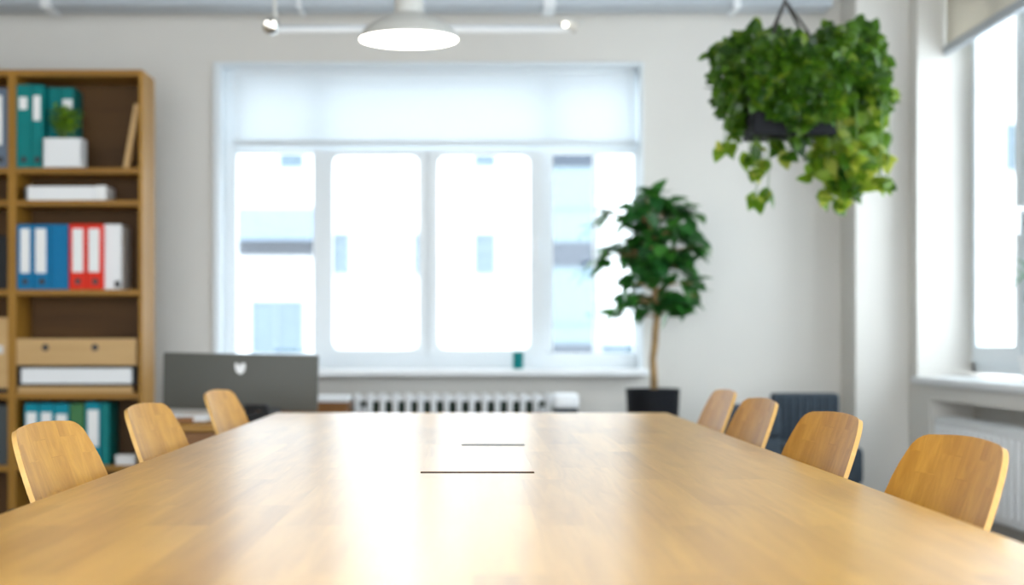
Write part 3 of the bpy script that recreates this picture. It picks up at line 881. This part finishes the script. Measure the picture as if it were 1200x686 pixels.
for (cx, cy, r) in blobs:
    dy0 = random.uniform(-.12, .12)
    c = tp(cx, cy, dy0); rr = r / 2.365 * YT / F
    src = min(trunk[5:], key=lambda q: (q - c).length + (0 if q.z < c.z else .15))
    tube(bt, [src, src.lerp(c, .5) + Vector((0, 0, .015)), c], [.006, .0045, .0025], 6)
    n = max(4, int(r * r / 135))
    for k in range(n):
        o_ = rv(1)
        while o_.length > 1: o_ = rv(1)
        p = c + Vector((o_.x * rr * .8, o_.y * rr * 1.1, o_.z * rr * .75))
        out = (p - Vector((0, 0, c.z - .05))); out.z *= .3
        d = out.normalized() * .9 + rv(.7) + Vector((0, 0, -.05))
        leaf(bm, p - d.normalized() * .04, d, Vector((0, -.35, 1)) + rv(.45), random.uniform(.09, .14), random.uniform(.06, .09), .2, .3)
obj('branches', bt, M['bark'], t, 180)
obj('crown', bm, M['leaf_tree'], t, 180)

# ------------------------------------------------------------------ hanging planter
YH = 6.27
hc = Vector((X(925, YH), YH, Z(132, YH)))
t = thing('hanging_plant', 'lush trailing pothos in a black box planter hung from the ceiling', 'plant', hc)
def hp(cx, cy, dy=0):
    px, py = 800 + cx / 2.639, cy / 2.639
    return Vector((X(px, YH) - hc.x, dy, Z(py, YH) - hc.z))
b0, b1 = hp(200, 428), hp(455, 250)
bm = bmesh.new()
box(bm, b0.x, b1.x, -.12, .12, b0.z, b0.z + .012, .004)
for a in ((b0.x, b1.x, -.12, -.11), (b0.x, b1.x, .11, .12), (b0.x, b0.x + .01, -.12, .12), (b1.x - .01, b1.x, -.12, .12)): box(bm, *a, b0.z + .006, b1.z, .003)
obj('planter_box', bm, M['pot'], t)
obj('soil', bx(b0.x + .012, b1.x - .012, -.108, .108, b0.z + .012, b1.z - .03), M['soil'], t)
apex = hp(317, 2)
for cx, dx in ((275, b0.x + .06), (380, b1.x - .06)):
    for sy in (-1, 1):
        bm = bmesh.new(); tube(bm, [apex, hp(cx, 105, sy * .045), Vector((dx, sy * .112, b1.z + .0)), Vector((dx, sy * .118, b1.z - .03))], .006, 8); obj('hanger_strap', bm, M['strap'], t, 60)
bm = bmesh.new(); tube(bm, [apex - Vector((0, 0, .01)), Vector((apex.x, 0, ZC - hc.z))], .006, 8); obj('hanger_cord', bm, M['strap'], t, 60)
hb = [(215, 280, 42), (225, 330, 34), (255, 355, 34), (310, 390, 28), (400, 385, 28), (240, 250, 45), (290, 270, 45), (340, 280, 45), (390, 260, 45), (440, 260, 45), (420, 300, 40), (320, 300, 40), (120, 180, 45), (185, 130, 45), (230, 130, 50), (290, 125, 40), (340, 150, 50), (390, 150, 45), (440, 135, 50), (490, 125, 55), (540, 120, 55), (580, 150, 55), (615, 190, 40), (130, 240, 45), (170, 220, 60), (230, 220, 70), (300, 220, 75),
      (370, 230, 75), (430, 230, 75), (500, 230, 75), (560, 240, 70), (600, 280, 50), (630, 235, 24), (650, 300, 20), (150, 310, 48), (180, 360, 42), (178, 410, 32), (270, 320, 50), (300, 360, 40), (345, 330, 50), (350, 390, 34), (425, 350, 45), (470, 300, 65), (530, 330, 65), (580, 370, 55),
      (590, 440, 48), (540, 420, 55), (490, 410, 50), (440, 430, 35), (470, 470, 55), (520, 500, 58), (570, 510, 45), (430, 520, 40), (480, 545, 45), (540, 560, 45), (600, 570, 24), (620, 570, 16), (615, 420, 34), (610, 490, 36), (605, 350, 40), (655, 295, 16), (640, 330, 16), (500, 570, 40), (420, 480, 34), (440, 600, 26), (520, 605, 28), (490, 630, 14), (380, 545, 26),
      (115, 465, 16), (145, 455, 18), (215, 485, 18), (240, 460, 22), (262, 500, 16), (290, 450, 16), (215, 540, 20), (228, 620, 22), (270, 602, 16), (320, 500, 24), (350, 440, 30), (100, 290, 22), (80, 180, 16), (85, 245, 16), (175, 100, 16), (225, 78, 12), (435, 85, 14), (530, 90, 22)]
bm = bmesh.new(); bs = bmesh.new(); bg_ = bmesh.new()
for (cx, cy, r) in hb:
    lit = (cx > 450 and cy > 355) or cy > 440  # lower right and trailing leaves get the painted window light
    inside = 200 < cx < 455 and 210 < cy < 420
    dy0 = random.uniform(-.06, .1) if not inside else random.uniform(-.18, -.14)
    c = hp(cx, cy, dy0); rr = r / 2.639 * YH / F
    if r < 40 and cy > 420:
        st = hp(min(max(cx, 205), 600), 250, dy0 * .4)
        mid = Vector((c.x + (st.x - c.x) * .15, dy0 - .05, (st.z + c.z) / 2))
        tube(bs, [st, st.lerp(mid, .5) + Vector((0, -.03, .03)), mid, c], .0022, 5)
    n = max(3, int(r * r / (52 if cy < 400 else 120))) if r >= 34 else max(3, int(r / (5 if cy > 420 else 8)))
    for k in range(n):
        o_ = rv(1)
        while o_.length > 1: o_ = rv(1)
        spread = (1.0 if k % 6 else 1.3) if r > 34 else .7
        p = c + Vector((o_.x * rr * spread, o_.y * rr * (1.3 if not inside else .3), o_.z * rr * spread))
        d = Vector((random.uniform(-.8, .8) + p.x * 1.2, random.uniform(-.9, .2), random.uniform(-1, .35)))
        L = random.uniform(.038, .075) if cy < 420 else random.uniform(.058, .092)
        leaf(bg_ if lit and random.random() < .8 else bm, p - d.normalized() * L * .4, d, Vector((0, -.8, .7)) + rv(.55), L, L * random.uniform(.62, .8), .18, .25)
obj('foliage', bm, M['leaf_pothos'], t, 180)
obj('lit_trailing_foliage', bg_, M['leaf_lit'], t, 180)
obj('vines', bs, M['stem'], t, 180)

# ------------------------------------------------------------------ ceiling gear
YD = 5.89
pcx, pz = X(479, YD), Z(43, YD)
t = thing('pendant_lamp', 'pale grey bell pendant lamp with glowing white underside', 'lamp', (pcx, YD, pz))
pr = (X(537, YD) - X(421, YD)) / 2
n_ = pr / .18
bm = bmesh.new(); lathe(bm, [(pr, -.012), (pr + .001, -.004), (pr * .93, .018), (pr * .78, .042), (pr * .58, .064), (pr * .4, .078), (pr * .3, .084), (pr * .29, .092), (pr * .285, .18), (pr * .26, .19), (0, .192)], n=56)
sh = obj('lamp_shade', bm, M['lamp'], t, 35)
bm = bmesh.new(); lathe(bm, [(0, -.006), (pr * .6, -.008), (pr - .004, -.012), (pr - .006, -.004), (0, .0)], n=56); obj('diffuser', bm, M['glow'], t, 40)
bm = bmesh.new(); tube(bm, [(0, 0, .19), (0, 0, ZC - pz - .03)], .004, 8); obj('cord', bm, M['darkplastic'], t)
bm = bmesh.new(); lathe(bm, [(.05, ZC - pz), (.05, ZC - pz - .03), (0, ZC - pz - .032)], n=28); obj('ceiling_rose', bm, M['lamp'], t, 40)

YR = 6.84
t = thing('spotlight_rail', 'thin pale ceiling rail with a small spotlight at each end', 'lamp', (0, YR, 0))
ra, rb, rz = X(312, YR), X(668, YR), Z(34, YR)
bm = bmesh.new(); box(bm, ra, rb, -.015, .015, rz - .014, rz - .003, .003); box(bm, ra + .01, rb - .01, -.005, .005, rz - .006, rz + .005)
obj('rail', bm, M['white'], t, 40)
bm = bmesh.new(); box(bm, ra, rb, -.012, .012, rz + .005, rz + .016, .003); obj('conductor_bar', bm, M['tray'], t, 40)
for p in (322, 481):
    bm = bmesh.new(); x = X(p, YR); tube(bm, [(x, 0, rz + .01), (x, 0, ZC)], .008, 10); obj('suspension_rod', bm, M['lamp'], t, 50)
bm = bmesh.new(); x = X(319, YR); bmesh.ops.create_uvsphere(bm, u_segments=24, v_segments=14, radius=.037, matrix=Matrix.Translation((x, -.03, rz + .005))); h1 = obj('spot_head', bm, M['chrome'], t, 180)
bm = bmesh.new()
for dx in (-.014, .014): bmesh.ops.create_uvsphere(bm, u_segments=12, v_segments=8, radius=.009, matrix=Matrix.Translation((x + dx, -.065, rz + .012)))
obj('bulb', bm, M['spotglow'], h1, 180)
x = X(665, YR)
bm = bmesh.new(); tube(bm, [(x - .035, -.03, rz + .03), (x + .01, -.03, rz + .022), (x + .045, -.03, rz - .002)], [.014, .026, .03], 20); h2 = obj('spot_head', bm, M['lamp'], t, 40)
bm = bmesh.new(); bmesh.ops.create_uvsphere(bm, u_segments=12, v_segments=8, radius=.012, matrix=Matrix.Translation((x - .012, -.055, rz + .008))); obj('bulb', bm, M['spotglow'], h2, 180)

YC = 7.9
t = thing('cable_tray', 'long grey metal cable tray running under the ceiling before the window wall', 'cable tray', (0, YC, 0))
tz0, tz1 = Z(11, YC), Z(-3, YC)
xa, xb = XL + .01, X(971, YC)
bm = bmesh.new()
box(bm, xa, xb, -.1, .1, tz0, tz0 + .004); box(bm, xa, xb, -.1, -.096, tz0, tz1); box(bm, xa, xb, .096, .1, tz0, tz1)
box(bm, xa, xb, -.106, -.094, tz0 - .002, tz0 + .014, .003)
box(bm, xa, xb, -.106, -.094, tz1 - .01, tz1, .003)
obj('channel', bm, M['tray'], t)
bm = bmesh.new()
for i, y in enumerate((-.05, -.02, .02, .06)): tube(bm, [(xa + .01, y, tz0 + .02), (xa * .3, y + .01, tz0 + .02), (xb - .02, y, tz0 + .02)], .012, 8)
obj('cables', bm, M['darkplastic'], t, 60)
for p, w in ((353, 2.5), (489, 8), (643, 7), (60, 6), (860, 4)):
    x = X(p, YC); hw = w * YC / F
    bm = bmesh.new(); box(bm, x - hw, x + hw, -.112, -.106, tz0 - .012, ZC, .002); box(bm, x - hw, x + hw, -.106, .106, tz0 - .012, tz0 - .003, .002)
    obj('hanger', bm, M['white'], t)

# ------------------------------------------------------------------ spiky plant on the side sill
t = thing('spiky_plant', 'spiky leaved pot plant on the side window sill at photo edge', 'plant', (2.25, 6.5, SILL + .0005))
bm = bmesh.new(); lathe(bm, [(0, 0), (.04, 0), (.055, .1), (.055, .108), (.049, .108), (.047, .09), (0, .09)], n=28); obj('pot', bm, M['white'], t, 40)
bm = bmesh.new(); lathe(bm, [(0, .097), (.047, .092)], n=20); obj('soil', bm, M['soil'], t)
bm = bmesh.new(); tube(bm, [(0, 0, .09), (.006, .01, .25), (0, 0, .44)], [.009, .008, .007], 8); obj('stem', bm, M['bark'], t, 60)
bm = bmesh.new()
for k in range(26):
    a = 2 * PI * k / 26 * 3.1; e = random.uniform(-.5, .9)
    d = Vector((math.cos(a) * .62, math.sin(a), e)); leaf(bm, Vector((0, 0, .40 + .06 * random.random())), d, Vector((0, 0, 1)), random.uniform(.15, .21), .018, .3, .35)
for v in bm.verts: v.co.x = min(v.co.x, .10)
obj('leaves', bm, M['leaf_spiky'], t, 180)

# ------------------------------------------------------------------ outside
YE = 60.0
ex = lambda p: X(p, YE); ez = lambda p: Z(p, YE)
GZ = -9.0
bm = bmesh.new(); box(bm, -90, 110, 10, 130, GZ - .3, GZ); tag(struct('street_ground', bm, M['asphalt']), kind='structure')

def bwin(parent, p0, p1, q0, q1, deep=.0, m='winglass', slats=True, Y=YE):
    x0, x1, z0, z1 = ex(p0), ex(p1), ez(q1), ez(q0)
    bm = bmesh.new()
    fr = .09
    box(bm, x0, x1, Y - .10, Y + .1, z1 - fr, z1); box(bm, x0, x1, Y - .14, Y + .1, z0, z0 + fr)
    box(bm, x0, x0 + fr, Y - .10, Y + .1, z0, z1); box(bm, x1 - fr, x1, Y - .10, Y + .1, z0, z1)
    if slats:
        zm = z0 + (z1 - z0) * .62; box(bm, x0, x1, Y - .08, Y + .1, zm - .05, zm + .05)
    f = obj('window', bm, M['facade_blue'], parent)
    obj('pane', bx(x0 + fr * .5, x1 - fr * .5, Y - .05, Y + .05, z0 + fr * .5, z1 - fr * .5), M[m], f)
    return f

t = thing('street_building', 'white building with a blue grey balcony band, seen through first window light', 'building')
xl, xs = ex(-260), ex(381)
obj('wall', bx(xl, xs, YE, YE + 12, GZ, 22), M['facade'], t)
obj('balcony', bx(ex(279), ex(379), YE - 1.1, YE + .02, ez(283), ez(246)), M['facade_blue'], t)
obj('balcony_recess', bx(ex(279), ex(378), YE - .05, YE + .05, ez(300), ez(283)), M['facade_dark'], t)
for p0, p1, q0, q1 in ((294, 356, 352, 425), (327, 356, 130, 197)):
    f = bwin(t, p0, p1, q0, q1, slats=False)
    obj('mullion', bx(ex(p0 + .46 * (p1 - p0)), ex(p0 + .52 * (p1 - p0)), YE - .12, YE + .1, ez(q1), ez(q0)), M['facade_blue'], f)
t = thing('street_building', 'white building with small square windows, seen through the two middle sashes', 'building')
obj('wall', bx(xs + .05, ex(634), YE, YE + 12, GZ, 22), M['facade'], t)
for p0, p1 in ((385, 410), (484, 509), (555, 581)):
    for q0, q1 in ((273, 322), (146, 195)):
        if q0 < 200 and p0 < 500: continue
        bwin(t, p0, p1, q0, q1)
t = thing('street_building', 'building with pale blue glazed bays, seen through the light by the tree', 'building')
obj('wall', bx(ex(634) + .05, ex(960), YE, YE + 12, GZ, 22), M['facade'], t)
g0, g1 = ex(640), ex(696)
obj('glazed_bay', bx(g0, g1, YE - .6, YE + .02, GZ, ez(150)), M['facade_pale'], t)
for q0, q1, m in ((150, 197, 'facade_dark'), (285, 313, 'facade_dark'), (372, 380, 'facade_blue'), (403, 425, 'facade_dark'), (240, 246, 'facade_blue')):
    obj('spandrel', bx(g0 - .02, g1 + .02, YE - .66, YE - .5, ez(q1), ez(q0)), M[m], t)
bwin(t, 705, 746, 402, 440, slats=False, m='winglass')
t = thing('street_building', 'white building seen through the side window', 'building')
obj('wall', bx(ex(960) + .05, ex(2600), YE, YE + 12, GZ, 26), M['facade'], t)
for p0 in (1178, 1300, 1420): bwin(t, p0, p0 + 50, 145, 200)

# ------------------------------------------------------------------ light
sc = bpy.context.scene
w = bpy.data.worlds.new('world'); sc.world = w; w.use_nodes = True
bg = w.node_tree.nodes['Background']; bg.inputs['Color'].default_value = (.89, .955, 1.0, 1); bg.inputs['Strength'].default_value = 5.5

sun = bpy.data.lights.new('sun', 'SUN'); sun.energy = 4.0; sun.angle = R(1); sun.color = (1, .98, .95)
so = bpy.data.objects.new('sun', sun); C.objects.link(so)
so.rotation_euler = Vector((.35, .62, -.9)).to_track_quat('-Z', 'Y').to_euler()

def portal(name, loc, rot, sx, sy):
    l = bpy.data.lights.new(name, 'AREA'); l.shape = 'RECTANGLE'; l.size = sx; l.size_y = sy
    l.cycles.is_portal = True
    o = bpy.data.objects.new(name, l); C.objects.link(o); o.location = loc; o.rotation_euler = rot
portal('window_portal', ((wx0 + wx1) / 2, YB + .25, (wz0 + wz1) / 2), (-PI / 2, 0, 0), wx1 - wx0, wz1 - wz0)
for a, b in (W2, W3):
    portal('window_portal', (2.55, (a + b) / 2, 1.77), (0, PI / 2, 0), 1.9, b - a)
portal('room_portal', ((XL + 2.4) / 2, YF - .05, ZC / 2), (PI / 2, 0, 0), 5.0, ZC)

lp = bpy.data.lights.new('pendant_light', 'POINT'); lp.energy = 6; lp.color = (1, .9, .75); lp.shadow_soft_size = .08
lo = bpy.data.objects.new('pendant_light', lp); C.objects.link(lo); lo.location = (pcx, YD, pz - .12)

sc.view_settings.view_transform = 'Standard'; sc.view_settings.look = 'None'
sc.view_settings.gamma = 1; sc.view_settings.use_curve_mapping = False
sc.view_settings.exposure = 0.45
sc.cycles.use_denoising = True
sc.cycles.max_bounces = 10; sc.cycles.diffuse_bounces = 6; sc.cycles.transparent_max_bounces = 16
sc.cycles.sample_clamp_indirect = 8
